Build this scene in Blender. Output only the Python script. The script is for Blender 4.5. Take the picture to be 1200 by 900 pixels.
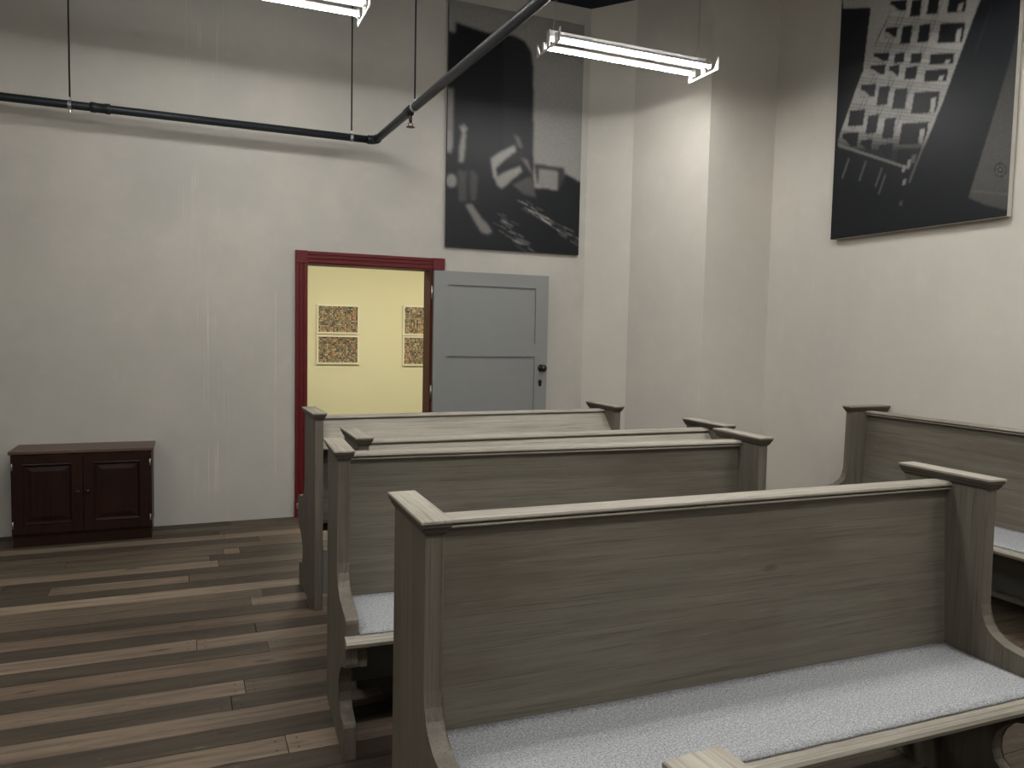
import bpy, bmesh, math, random
import numpy as np
from mathutils import Vector, Matrix

for o in list(bpy.data.objects):
    bpy.data.objects.remove(o)
S = bpy.context.scene
C = S.collection
random.seed(7)
rng = np.random.default_rng(11)

# ------------------------------------------------------------------ camera
F_PX, YAW, PITCH, ROLL, CAM_H = 901.0, 0.3959, 0.0667, -0.0213, 1.443
cy, sy, cp, sp = math.cos(YAW), math.sin(YAW), math.cos(PITCH), math.sin(PITCH)
fwd = Vector((sy * cp, cy * cp, -sp))
right = Vector((cy, -sy, 0))
down = fwd.cross(right)
cr, sr = math.cos(ROLL), math.sin(ROLL)
right, down = cr * right + sr * down, -sr * right + cr * down
cam_data = bpy.data.cameras.new('camera')
cam = bpy.data.objects.new('camera', cam_data)
C.objects.link(cam)
cam_data.sensor_fit = 'HORIZONTAL'
cam_data.sensor_width = 36.0
cam_data.lens = 36.0 * F_PX / 1200.0
cam_data.clip_start = 0.02
m = Matrix.Identity(4)
for i in range(3):
    m[i][0], m[i][1], m[i][2] = right[i], -down[i], -fwd[i]
m[2][3] = CAM_H
cam.matrix_world = m
S.camera = cam


def photo_px(P):
    """photo pixel of an (n,3) array of world points"""
    v = np.asarray(P, float) - np.array([0, 0, CAM_H])
    a, b, c = v @ np.array(right), v @ np.array(down), v @ np.array(fwd)
    return 600 + F_PX * a / c, 450 + F_PX * b / c


# ------------------------------------------------------------------ world, exposure
w = bpy.data.worlds.new('world')
S.world = w
w.use_nodes = True
w.node_tree.nodes['Background'].inputs[0].default_value = (0.05, 0.055, 0.06, 1)
w.node_tree.nodes['Background'].inputs[1].default_value = 0.05
S.view_settings.view_transform = 'Standard'
S.view_settings.look = 'None'
S.view_settings.gamma = 1.0
S.view_settings.use_curve_mapping = False
S.view_settings.exposure = 0.0
TUBE_POWER = 79.0          # emission of the fluorescent tubes
TUBE_COLOR = (1.0, 0.98, 0.945)
NEXT_POWER = 50.0           # emission of the lamp in the room beyond the door
try:
    S.cycles.use_denoising = True
    S.cycles.max_bounces = 8
    S.cycles.diffuse_bounces = 5
    S.cycles.caustics_reflective = False
    S.cycles.caustics_refractive = False
except Exception:
    pass


# ------------------------------------------------------------------ materials
def new_mat(name, rough=0.6, spec=0.5, metal=0.0, color=(0.5, 0.5, 0.5)):
    mt = bpy.data.materials.new(name)
    mt.use_nodes = True
    nt = mt.node_tree
    b = nt.nodes['Principled BSDF']
    b.inputs['Roughness'].default_value = rough
    b.inputs['Specular IOR Level'].default_value = spec
    b.inputs['Metallic'].default_value = metal
    b.inputs['Base Color'].default_value = (*color, 1)
    return mt, nt, b


def nd(nt, typ, **kw):
    n = nt.nodes.new(typ)
    for k, v in kw.items():
        if k.startswith('i_'):
            n.inputs[k[2:].replace('_', ' ')].default_value = v
        else:
            setattr(n, k, v)
    return n


def mixc(nt, fac, a, b, blend='MIX'):
    n = nt.nodes.new('ShaderNodeMix')
    n.data_type = 'RGBA'
    n.blend_type = blend
    for sock, v in ((n.inputs[0], fac), (n.inputs[6], a), (n.inputs[7], b)):
        if hasattr(v, 'is_linked') or hasattr(v, 'links'):
            nt.links.new(v, sock)
        elif isinstance(v, (int, float)):
            sock.default_value = v
        else:
            sock.default_value = (*v, 1)
    return n.outputs[2]


def math_n(nt, op, a, b=0.0, c=None, clamp=False):
    n = nt.nodes.new('ShaderNodeMath')
    n.operation = op
    n.use_clamp = clamp
    for i, v in enumerate((a, b, c)):
        if v is None:
            continue
        if isinstance(v, (int, float)):
            n.inputs[i].default_value = v
        else:
            nt.links.new(v, n.inputs[i])
    return n.outputs[0]


def ramp(nt, val, lo, hi, a=0.0, b=1.0):
    n = nt.nodes.new('ShaderNodeMapRange')
    n.interpolation_type = 'SMOOTHSTEP'
    nt.links.new(val, n.inputs[0])
    for i, v in zip((1, 2, 3, 4), (lo, hi, a, b)):
        n.inputs[i].default_value = v
    return n.outputs[0]


def noise(nt, vec, scale=5.0, detail=3.0, rough=0.55):
    n = nt.nodes.new('ShaderNodeTexNoise')
    n.inputs['Scale'].default_value = scale
    n.inputs['Detail'].default_value = detail
    n.inputs['Roughness'].default_value = rough
    if vec is not None:
        nt.links.new(vec, n.inputs['Vector'])
    return n.outputs[0]


def mapped(nt, vec, scale, off=None):
    n = nt.nodes.new('ShaderNodeMapping')
    n.inputs['Scale'].default_value = scale
    nt.links.new(vec, n.inputs['Vector'])
    if off is not None:
        nt.links.new(off, n.inputs['Location'])
    return n.outputs[0]


def bump(nt, b, h, strength=0.2, dist=0.002):
    n = nt.nodes.new('ShaderNodeBump')
    n.inputs['Strength'].default_value = strength
    n.inputs['Distance'].default_value = dist
    nt.links.new(h, n.inputs['Height'])
    nt.links.new(n.outputs[0], b.inputs['Normal'])


def wood(name, axis, light, dark, stain, rough=0.55, spec=0.35, stain_amt=0.5, use_object=True, grain=1.0):
    """greywashed timber with the grain running along one axis"""
    mt, nt, b = new_mat(name, rough, spec)
    tc = nt.nodes.new('ShaderNodeTexCoord')
    oi = nt.nodes.new('ShaderNodeObjectInfo')
    r3 = nt.nodes.new('ShaderNodeCombineXYZ')
    for k in range(3):
        nt.links.new(math_n(nt, 'MULTIPLY', oi.outputs['Random'], 7.0 + 3 * k), r3.inputs[k])
    src = tc.outputs['Object']

    def sc(along, across):
        return tuple(along if 'xyz'[i] == axis else across for i in range(3))
    n1 = noise(nt, mapped(nt, src, sc(1.1, 34), r3.outputs[0]), 1.0, 5, 0.6)      # broad grain bands
    n2 = noise(nt, mapped(nt, src, sc(3.5, 190), r3.outputs[0]), 1.0, 3, 0.6)      # fine hairlines
    n3 = noise(nt, mapped(nt, src, sc(2.2, 5.5), r3.outputs[0]), 1.0, 3, 0.5)      # stain clouds
    col = mixc(nt, ramp(nt, n1, 0.22, 0.82), light, dark)
    col = mixc(nt, math_n(nt, 'MULTIPLY', ramp(nt, n3, 0.45, 0.75), stain_amt), col, stain)
    n5 = noise(nt, mapped(nt, src, sc(7.0, 95), r3.outputs[0]), 1.0, 4, 0.7)
    col = mixc(nt, math_n(nt, 'MULTIPLY', ramp(nt, n5, 0.56, 0.72), 0.35 * grain), col, stain)
    col = mixc(nt, math_n(nt, 'MULTIPLY', ramp(nt, n5, 0.42, 0.28), 0.25 * grain), col, tuple(c * 1.35 for c in light))
    vk = nt.nodes.new('ShaderNodeTexVoronoi')
    vk.inputs['Scale'].default_value = 1.0
    nt.links.new(mapped(nt, src, sc(1.7, 4.5), r3.outputs[0]), vk.inputs['Vector'])
    col = mixc(nt, math_n(nt, 'MULTIPLY', ramp(nt, vk.outputs['Distance'], 0.075, 0.03), 0.6), col, tuple(c * 0.6 for c in stain))
    f = math_n(nt, 'MULTIPLY', ramp(nt, n2, 0.5, 0.72), 0.55 * grain)
    col = mixc(nt, f, col, tuple(c * 0.45 for c in dark))
    nt.links.new(col, b.inputs['Base Color'])
    bump(nt, b, n2, 0.25, 0.0012)
    return mt


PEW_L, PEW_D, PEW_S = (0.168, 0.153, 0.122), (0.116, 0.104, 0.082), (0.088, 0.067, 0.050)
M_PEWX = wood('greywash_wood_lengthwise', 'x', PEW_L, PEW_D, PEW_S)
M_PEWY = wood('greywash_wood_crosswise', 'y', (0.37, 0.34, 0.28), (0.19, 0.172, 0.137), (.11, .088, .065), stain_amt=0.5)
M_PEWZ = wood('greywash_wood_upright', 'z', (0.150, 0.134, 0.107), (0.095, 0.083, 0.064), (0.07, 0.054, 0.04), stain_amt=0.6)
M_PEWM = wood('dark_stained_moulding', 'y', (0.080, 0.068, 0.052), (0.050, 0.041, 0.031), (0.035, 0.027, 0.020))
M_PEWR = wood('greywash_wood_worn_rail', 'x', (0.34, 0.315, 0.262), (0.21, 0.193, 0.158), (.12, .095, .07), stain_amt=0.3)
M_CAB = wood('dark_mahogany', 'z', (0.020, 0.0065, 0.004), (0.011, 0.004, 0.003), (0.034, 0.012, 0.005), rough=0.4, spec=0.22, stain_amt=0.4)
M_CABX = wood('dark_mahogany_lengthwise', 'x', (0.022, 0.0075, 0.0045), (0.012, 0.005, 0.003), (0.034, 0.012, 0.005), rough=0.4, spec=0.22, stain_amt=0.4)
M_CABT = wood('mahogany_top_sheen', 'x', (0.10, 0.058, 0.042), (0.075, 0.042, 0.03), (0.06, 0.03, 0.02), rough=0.4, spec=0.5, stain_amt=0.3)  # gloss sheen on the top painted in as a lighter base colour

# floorboards: tone from the object's colour, grain along world x
M_FLOOR, nt, b = new_mat('weathered_floorboard', 0.62, 0.3)
oi = nt.nodes.new('ShaderNodeObjectInfo')
ge = nt.nodes.new('ShaderNodeNewGeometry')
r3 = nt.nodes.new('ShaderNodeCombineXYZ')
for k in range(3):
    nt.links.new(math_n(nt, 'MULTIPLY', oi.outputs['Random'], 31.0 + 7 * k), r3.inputs[k])
g1 = noise(nt, mapped(nt, ge.outputs['Position'], (1.8, 34, 34), r3.outputs[0]), 1.0, 5, 0.65)
g2 = noise(nt, mapped(nt, ge.outputs['Position'], (5, 160, 160), r3.outputs[0]), 1.0, 3, 0.6)
g3 = noise(nt, mapped(nt, ge.outputs['Position'], (3.2, 9, 9), r3.outputs[0]), 1.0, 3, 0.5)
col = mixc(nt, ramp(nt, g1, 0.28, 0.75), (1.42, 1.39, 1.35), (0.64, 0.62, 0.60))
col = mixc(nt, 1.0, oi.outputs['Color'], col, 'MULTIPLY')
col = mixc(nt, math_n(nt, 'MULTIPLY', ramp(nt, g3, 0.55, 0.8), 0.55), col, (0.05, 0.037, 0.028))
col = mixc(nt, math_n(nt, 'MULTIPLY', ramp(nt, g2, 0.55, 0.75), 0.35), col, (0.03, 0.022, 0.017))
vo = nt.nodes.new('ShaderNodeTexVoronoi')
vo.inputs['Scale'].default_value = 1.0
nt.links.new(mapped(nt, ge.outputs['Position'], (2.6, 9.0, 9.0), r3.outputs[0]), vo.inputs['Vector'])
kn = math_n(nt, 'MULTIPLY', ramp(nt, vo.outputs['Distance'], 0.16, 0.05), 0.75)
col = mixc(nt, kn, col, (0.032, 0.021, 0.015))
g4 = noise(nt, mapped(nt, ge.outputs['Position'], (14, 70, 70), r3.outputs[0]), 1.0, 4, 0.7)      # weathered flecks
col = mixc(nt, math_n(nt, 'MULTIPLY', ramp(nt, g4, 0.60, 0.74), 0.6), col, (0.022, 0.016, 0.012))
col = mixc(nt, math_n(nt, 'MULTIPLY', ramp(nt, g4, 0.40, 0.27), 0.35), col, (0.24, 0.20, 0.155))
tcf = nt.nodes.new('ShaderNodeTexCoord')                       # nail heads, two at each end of a board
sxf = nt.nodes.new('ShaderNodeSeparateXYZ')
nt.links.new(tcf.outputs['Generated'], sxf.inputs[0])
ln = math_n(nt, 'MULTIPLY', oi.outputs['Alpha'], 10.0)
xm = math_n(nt, 'MULTIPLY', sxf.outputs[0], ln)
xe = math_n(nt, 'SUBTRACT', math_n(nt, 'MINIMUM', xm, math_n(nt, 'SUBTRACT', ln, xm)), 0.035)
ye = math_n(nt, 'MULTIPLY', math_n(nt, 'SUBTRACT', math_n(nt, 'ABSOLUTE', math_n(nt, 'SUBTRACT', sxf.outputs[1], 0.5)), 0.26), 0.1255)
dn = math_n(nt, 'SQRT', math_n(nt, 'ADD', math_n(nt, 'MULTIPLY', xe, xe), math_n(nt, 'MULTIPLY', ye, ye)))
col = mixc(nt, math_n(nt, 'MULTIPLY', ramp(nt, dn, 0.0055, 0.0035), 0.85), col, (0.008, 0.006, 0.005))
nt.links.new(col, b.inputs['Base Color'])
bump(nt, b, g1, 0.3, 0.002)

M_SUB, _, _ = new_mat('dark_subfloor', 0.9, 0.1, color=(0.012, 0.010, 0.008))


def plaster(name, base, alt, alt2, streaks=False):
    mt, nt, b = new_mat(name, 0.72, 0.25)
    ge = nt.nodes.new('ShaderNodeNewGeometry')
    pos = ge.outputs['Position']
    c1 = noise(nt, pos, 1.1, 4, 0.6)
    c2 = noise(nt, mapped(nt, pos, (2.6, 2.6, 1.6)), 1.0, 5, 0.65)
    c3 = noise(nt, pos, 9.0, 4, 0.6)
    col = mixc(nt, ramp(nt, c1, 0.35, 0.68), base, alt)
    col = mixc(nt, math_n(nt, 'MULTIPLY', ramp(nt, c2, 0.42, 0.72), 0.7), col, alt2)
    col = mixc(nt, math_n(nt, 'MULTIPLY', ramp(nt, c3, 0.5, 0.8), 0.16), col, tuple(min(1, c * 1.25) for c in base))
    if streaks:
        sx = nt.nodes.new('ShaderNodeSeparateXYZ')
        nt.links.new(pos, sx.inputs[0])
        s1 = noise(nt, mapped(nt, pos, (75, 0.0, 1.1)), 1.0, 2, 0.5)
        band = math_n(nt, 'MULTIPLY', ramp(nt, sx.outputs[0], -0.10, 0.02), ramp(nt, sx.outputs[0], 0.30, 0.16))
        gate = ramp(nt, noise(nt, mapped(nt, pos, (3.0, 0, 2.4)), 1.0, 2, 0.5), 0.42, 0.58)
        f = math_n(nt, 'MULTIPLY', math_n(nt, 'MULTIPLY', ramp(nt, s1, 0.56, 0.66), band), gate)
        band2 = math_n(nt, 'MULTIPLY', ramp(nt, sx.outputs[0], 0.575, 0.580), ramp(nt, sx.outputs[0], 0.592, 0.587))
        gate2 = ramp(nt, noise(nt, mapped(nt, pos, (1.0, 0, 1.7)), 1.0, 2, 0.5), 0.45, 0.55)
        f = math_n(nt, 'MAXIMUM', f, math_n(nt, 'MULTIPLY', math_n(nt, 'MULTIPLY', band2, gate2), 0.5))
        col = mixc(nt, math_n(nt, 'MULTIPLY', f, 0.42), col, (0.62, 0.585, 0.52))
    nt.links.new(col, b.inputs['Base Color'])
    bump(nt, b, c3, 0.08, 0.004)
    return mt


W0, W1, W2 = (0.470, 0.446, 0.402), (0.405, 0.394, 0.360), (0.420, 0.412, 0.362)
M_WALL = plaster('mottled_grey_plaster_lit', (0.59, 0.555, 0.495), (0.535, 0.51, 0.46), (0.55, 0.53, 0.47))  # the back wall's plaster, lightened to stand in for missing lamp light
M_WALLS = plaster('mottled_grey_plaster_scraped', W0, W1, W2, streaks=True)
M_CEIL, _, _ = new_mat('navy_black_ceiling', 0.8, 0.2, color=(0.012, 0.016, 0.028))
M_YEL, nt, b = new_mat('pale_yellow_paint', 0.7, 0.2)
ge = nt.nodes.new('ShaderNodeNewGeometry')
nt.links.new(mixc(nt, noise(nt, ge.outputs['Position'], 1.5, 3), (0.71, 0.675, 0.46), (0.68, 0.65, 0.445)), b.inputs['Base Color'])
M_CARPET, nt, b = new_mat('dark_slate_floor', 0.8, 0.2)
ge = nt.nodes.new('ShaderNodeNewGeometry')
nt.links.new(mixc(nt, noise(nt, ge.outputs['Position'], 40, 3), (0.035, 0.042, 0.043), (0.05, 0.058, 0.058)), b.inputs['Base Color'])


def plain(name, color, rough=0.5, spec=0.5, metal=0.0, var=0.12, scale=14.0):
    mt, nt, b = new_mat(name, rough, spec, metal)
    tc = nt.nodes.new('ShaderNodeTexCoord')
    n = noise(nt, tc.outputs['Object'], scale, 3, 0.6)
    nt.links.new(mixc(nt, n, tuple(c * (1 - var) for c in color), tuple(min(1, c * (1 + var)) for c in color)), b.inputs['Base Color'])
    return mt


M_RED = plain('oxblood_gloss_paint', (0.112, 0.0125, 0.0145), 0.45, 0.22)
M_JAMB = plain('red_brown_jamb_paint', (0.082, 0.020, 0.011), 0.55, 0.25)
M_DOOR = plain('blue_grey_door_paint', (0.225, 0.231, 0.228), 0.45, 0.4, var=0.04, scale=3)
M_BRONZE = plain('dark_bronze', (0.055, 0.043, 0.028), 0.35, 0.5, 0.8)
M_STEEL = plain('zinc_steel', (0.42, 0.41, 0.39), 0.4, 0.5, 0.9)
M_PIPE = plain('black_painted_pipe', (0.013, 0.016, 0.020), 0.42, 0.25)
M_WHITE = plain('white_enamel', (0.80, 0.79, 0.77), 0.4, 0.5, var=0.03)
M_FRAME = plain('cream_frame_paint', (0.74, 0.70, 0.56), 0.5, 0.4, var=0.03)
M_BACK = plain('print_backing_grey', (0.06, 0.06, 0.058), 0.6, 0.3)
M_EDGE = plain('pale_aluminium_edge', (0.52, 0.50, 0.45), 0.5, 0.4)
M_KICK = plain('grey_painted_board', (0.20, 0.205, 0.195), 0.6, 0.3)
M_BLACK = plain('black_metal', (0.01, 0.01, 0.01), 0.5, 0.4)

M_FELT, nt, b = new_mat('grey_felt', 0.95, 0.1)
tc = nt.nodes.new('ShaderNodeTexCoord')
f1 = noise(nt, tc.outputs['Object'], 190, 4, 0.8)
f2 = noise(nt, tc.outputs['Object'], 90, 4, 0.7)
f3 = noise(nt, mapped(nt, tc.outputs['Object'], (60, 260, 200)), 1.0, 3, 0.7)
col = mixc(nt, ramp(nt, f1, 0.3, 0.7), (0.14, 0.145, 0.152), (0.48, 0.49, 0.50))
col = mixc(nt, math_n(nt, 'MULTIPLY', ramp(nt, f2, 0.45, 0.7), 0.5), col, (0.25, 0.256, 0.262))
col = mixc(nt, math_n(nt, 'MULTIPLY', ramp(nt, f3, 0.6, 0.75), 0.6), col, (0.64, 0.65, 0.655))
nt.links.new(col, b.inputs['Base Color'])
bump(nt, b, f1, 0.5, 0.002)


def emit(name, color, power):
    mt, nt, b = new_mat(name)
    b.inputs['Base Color'].default_value = (0.9, 0.9, 0.9, 1)
    b.inputs['Emission Color'].default_value = (*color, 1)
    b.inputs['Emission Strength'].default_value = power
    return mt


M_TUBE = emit('lit_fluorescent_tube', TUBE_COLOR, TUBE_POWER)
M_LAMP = emit('lit_lamp_diffuser', (1.0, 0.93, 0.78), NEXT_POWER)

M_PRINT, nt, b = new_mat('satin_photo_print', 0.40, 0.20)
at_ = nt.nodes.new('ShaderNodeAttribute')
at_.attribute_name = 'print'
nt.links.new(at_.outputs['Color'], b.inputs['Base Color'])


# ------------------------------------------------------------------ mesh helpers
def obj(name, bm, mat, parent=None, smooth=False):
    me = bpy.data.meshes.new(name)
    bmesh.ops.recalc_face_normals(bm, faces=bm.faces)
    bm.to_mesh(me)
    bm.free()
    if smooth:
        for p in me.polygons:
            p.use_smooth = True
    me.materials.append(mat)
    o = bpy.data.objects.new(name, me)
    C.objects.link(o)
    if parent:
        o.parent = parent
    return o


def empty(name, loc=(0, 0, 0), rz=0.0):
    o = bpy.data.objects.new(name, None)
    o.empty_display_size = 0.1
    C.objects.link(o)
    o.location = loc
    o.rotation_euler = (0, 0, rz)
    return o


def tag(o, label, cat=None, group=None, kind=None):
    o['label'] = label
    if cat:
        o['category'] = cat
    if group:
        o['group'] = group
    if kind:
        o['kind'] = kind
    return o


def struct(o, label=None):
    o['kind'] = 'structure'
    if label:
        o['label'] = label
    return o


def box(bm, x0, x1, y0, y1, z0, z1, bev=0.0, seg=2):
    vs = [bm.verts.new((x, y, z)) for x in (x0, x1) for y in (y0, y1) for z in (z0, z1)]
    fs = [bm.faces.new([vs[i] for i in q]) for q in
          ((0, 1, 3, 2), (4, 6, 7, 5), (0, 4, 5, 1), (2, 3, 7, 6), (0, 2, 6, 4), (1, 5, 7, 3))]
    if bev > 0:
        es = {e for f in fs for e in f.edges}
        bmesh.ops.bevel(bm, geom=list(es), offset=bev, segments=seg, affect='EDGES', profile=0.5)
    return bm


def nb(*a, **k):
    return box(bmesh.new(), *a, **k)


def prism(bm, pts, axis, a, b, bev=0.0):
    """polygon pts in the plane across `axis`, extruded from a to b"""
    def P(p, t):
        u, v = p
        return {'x': (t, u, v), 'y': (u, t, v), 'z': (u, v, t)}[axis]
    A = [bm.verts.new(P(p, a)) for p in pts]
    B = [bm.verts.new(P(p, b)) for p in pts]
    fa, fb = bm.faces.new(A), bm.faces.new(B[::-1])
    n = len(pts)
    for i in range(n):
        bm.faces.new((A[i], B[i], B[(i + 1) % n], A[(i + 1) % n]))
    if bev > 0:
        es = list(fa.edges) + list(fb.edges)
        bmesh.ops.bevel(bm, geom=es, offset=bev, segments=2, affect='EDGES', profile=0.5)
    return bm


def loft_rects(bm, levels, cx=0.0, cy_=0.0):
    """stack of rectangles (z, half x, half y)"""
    rings = []
    for z, hx, hy in levels:
        rings.append([bm.verts.new((cx + a * hx, cy_ + b_ * hy, z)) for a, b_ in ((-1, -1), (1, -1), (1, 1), (-1, 1))])
    bm.faces.new(rings[0][::-1])
    bm.faces.new(rings[-1])
    for r0, r1 in zip(rings, rings[1:]):
        for i in range(4):
            bm.faces.new((r0[i], r0[(i + 1) % 4], r1[(i + 1) % 4], r1[i]))
    return bm


def tube(bm, p0, p1, r, seg=12, r1=None, caps=True):
    p0, p1 = Vector(p0), Vector(p1)
    d = (p1 - p0).normalized()
    u = d.orthogonal().normalized()
    v = d.cross(u)
    r1 = r if r1 is None else r1
    A = [bm.verts.new(p0 + r * (math.cos(t) * u + math.sin(t) * v)) for t in [2 * math.pi * i / seg for i in range(seg)]]
    B = [bm.verts.new(p1 + r1 * (math.cos(t) * u + math.sin(t) * v)) for t in [2 * math.pi * i / seg for i in range(seg)]]
    for i in range(seg):
        bm.faces.new((A[i], A[(i + 1) % seg], B[(i + 1) % seg], B[i]))
    if caps:
        bm.faces.new(A[::-1])
        bm.faces.new(B)
    return bm


def path_tube(bm, pts, r, seg=8, closed=False):
    pts = [Vector(p) for p in pts]
    n = len(pts)
    rings = []
    u = None
    for i in range(n):
        a = pts[(i - 1) % n] if (closed or i > 0) else pts[i]
        b_ = pts[(i + 1) % n] if (closed or i < n - 1) else pts[i]
        d = (b_ - a).normalized()
        u = d.orthogonal().normalized() if u is None else (u - d * u.dot(d)).normalized()
        v = d.cross(u)
        rings.append([bm.verts.new(pts[i] + r * (math.cos(t) * u + math.sin(t) * v)) for t in [2 * math.pi * k / seg for k in range(seg)]])
    last = n if closed else n - 1
    for i in range(last):
        A, B = rings[i], rings[(i + 1) % n]
        for k in range(seg):
            bm.faces.new((A[k], A[(k + 1) % seg], B[(k + 1) % seg], B[k]))
    if not closed:
        bm.faces.new(rings[0][::-1])
        bm.faces.new(rings[-1])
    return bm


def lathe(bm, prof, origin, axis, seg=14):
    """prof: list of (r, t) along axis from origin"""
    o, d = Vector(origin), Vector(axis).normalized()
    u = d.orthogonal().normalized()
    v = d.cross(u)
    rings = [[bm.verts.new(o + d * t + r * (math.cos(a) * u + math.sin(a) * v)) for a in [2 * math.pi * i / seg for i in range(seg)]] for r, t in prof]
    for A, B in zip(rings, rings[1:]):
        for i in range(seg):
            bm.faces.new((A[i], A[(i + 1) % seg], B[(i + 1) % seg], B[i]))
    bm.faces.new(rings[0][::-1])
    bm.faces.new(rings[-1])
    return bm


def copy_tree(o, parent=None):
    c = o.copy()
    C.objects.link(c)
    c.parent = parent
    for ch in o.children:
        copy_tree(ch, c)
    return c


# ------------------------------------------------------------------ room shell
XL, XR, YB, YF, ZC = -3.5, 4.22, 6.0, -3.036, 4.21
P1, P2, P3, P4 = (3.168, 6.0), (3.424, 5.672), (3.65, 4.937), (4.22, 4.877)
DX0, DX1, DZ = 0.811, 1.780, 1.932            # clear door opening

floor = struct(obj('floor', nb(XL, XR, YF, YB + 0.15, -0.14, -0.024), M_SUB), 'weathered grey-brown floorboards laid along the back wall')
bm = bmesh.new()
T = 0.15
box(bm, XL - T, DX0, YB, YB + T, -0.14, ZC)
box(bm, DX1, 3.6, YB, YB + T, -0.14, ZC)
box(bm, DX0, DX1, YB, YB + T, DZ, ZC)
struct(obj('wall_back', bm, M_WALLS), 'mottled grey plaster wall with the open doorway')
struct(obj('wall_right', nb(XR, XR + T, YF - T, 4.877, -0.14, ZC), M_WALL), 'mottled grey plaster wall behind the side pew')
struct(obj('wall_left', nb(XL - T, XL, YF - T, YB, -0.14, ZC), M_WALL))
struct(obj('wall_front', nb(XL, XR, YF - T, YF, -0.14, ZC), M_WALL))
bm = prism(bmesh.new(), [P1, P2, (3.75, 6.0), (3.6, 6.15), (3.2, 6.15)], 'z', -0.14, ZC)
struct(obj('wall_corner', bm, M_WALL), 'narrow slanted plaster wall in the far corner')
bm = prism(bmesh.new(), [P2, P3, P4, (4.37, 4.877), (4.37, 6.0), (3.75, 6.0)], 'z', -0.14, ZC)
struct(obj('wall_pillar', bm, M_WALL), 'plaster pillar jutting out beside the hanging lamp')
struct(obj('ceiling', nb(XL - T, 4.5, YF - T, 6.15, ZC, ZC + 0.1), M_CEIL), 'navy black ceiling')

# floorboards, one object each; alike boards share one mesh
bm = nb(-0.5, 0.5, -0.5, 0.5, -0.5, 0.5)
plank_me = bpy.data.meshes.new('plank')
top = [e for e in bm.edges if all(v.co.z > 0 for v in e.verts)]
bmesh.ops.recalc_face_normals(bm, faces=bm.faces)
bm.to_mesh(plank_me)
bm.free()
plank_me.materials.append(M_FLOOR)
PW = 0.1255
TONE = dict(d=(0.047, 0.037, 0.0262), m=(0.083, 0.0635, 0.0455), l=(0.147, 0.113, 0.083), g=(0.077, 0.0635, 0.0445), b=(0.205, 0.162, 0.120), w=(0.106, 0.077, 0.054))
ROWS = {0: [('d', .265), ('m', 9)], 1: [('g', 1.5), ('m', 9)], 2: [('d', .174), ('m', 9)], 3: [('l', .20), ('l', 9)], 4: [('d', .42), ('m', 9)],
        5: [('m', .9), ('l', 9)], 6: [('g', -.70), ('m', .185), ('l', .282), ('d', 9)], 7: [('g', .1), ('d', 9)], 8: [('l', .145), ('m', 9)],
        9: [('d', 1.3), ('d', 9)], 10: [('d', -.713), ('l', -.02), ('m', 9)], 11: [('d', .75), ('d', 9)], 12: [('b', 1.2), ('l', 9)], 13: [('m', .35), ('d', 9)],
        14: [('m', .284), ('l', 9)], 15: [('d', .557), ('m', 9)], 16: [('w', .9), ('m', 9)], 17: [('d', .277), ('d', 9)], 18: [('l', .015), ('l', 9)],
        19: [('d', .314), ('m', 9)], 20: [('w', 1.1), ('l', 9)], 21: [('d', .8), ('d', 9)], 22: [('l', .191), ('m', 9)], 23: [('d', .135), ('d', 9)],
        24: [('l', .7), ('m', 9)], 25: [('d', .9), ('d', 9)], 26: [('l', .299), ('l', 9)]}
nrow = int(round((YB - YF) / PW))
for k in range(nrow):
    y1 = YB - k * PW
    y0 = y1 - PW
    cuts = []
    if k in ROWS:
        lst = ROWS[k]
        first = lst[0][1]
        cuts.append((XL, first - random.uniform(2.2, 2.6), random.choice('dmlw')))
        x = cuts[0][1]
        for t, e in lst:
            e = min(e, XR)
            if e - x > 2.9:
                mid = x + random.uniform(1.6, 2.4)
                cuts.append((x, mid, t))
                cuts.append((mid, e, random.choice('dmlg')))
            else:
                cuts.append((x, e, t))
            x = e
    else:
        x = XL
        while x < XR:
            e = x + random.uniform(1.7, 2.7)
            if XR - e < 0.8:
                e = XR
            cuts.append((x, e, random.choice('dmlgwdl')))
            x = e
    for x0, x1, t in cuts:
        if x1 - x0 < 0.05:
            continue
        o = bpy.data.objects.new('plank', plank_me)
        C.objects.link(o)
        o.parent = floor
        dz = random.uniform(-0.0008, 0.0008)
        g = random.choice((0.0016, 0.0022, 0.0040))
        o.location = ((x0 + x1) / 2, (y0 + y1) / 2, -0.011 + dz)
        o.scale = (x1 - x0 - 0.003, PW - g, 0.022)
        j = random.uniform(0.93, 1.07)
        o.color = (*[c * j for c in TONE[t]], (x1 - x0) / 10.0)

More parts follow.
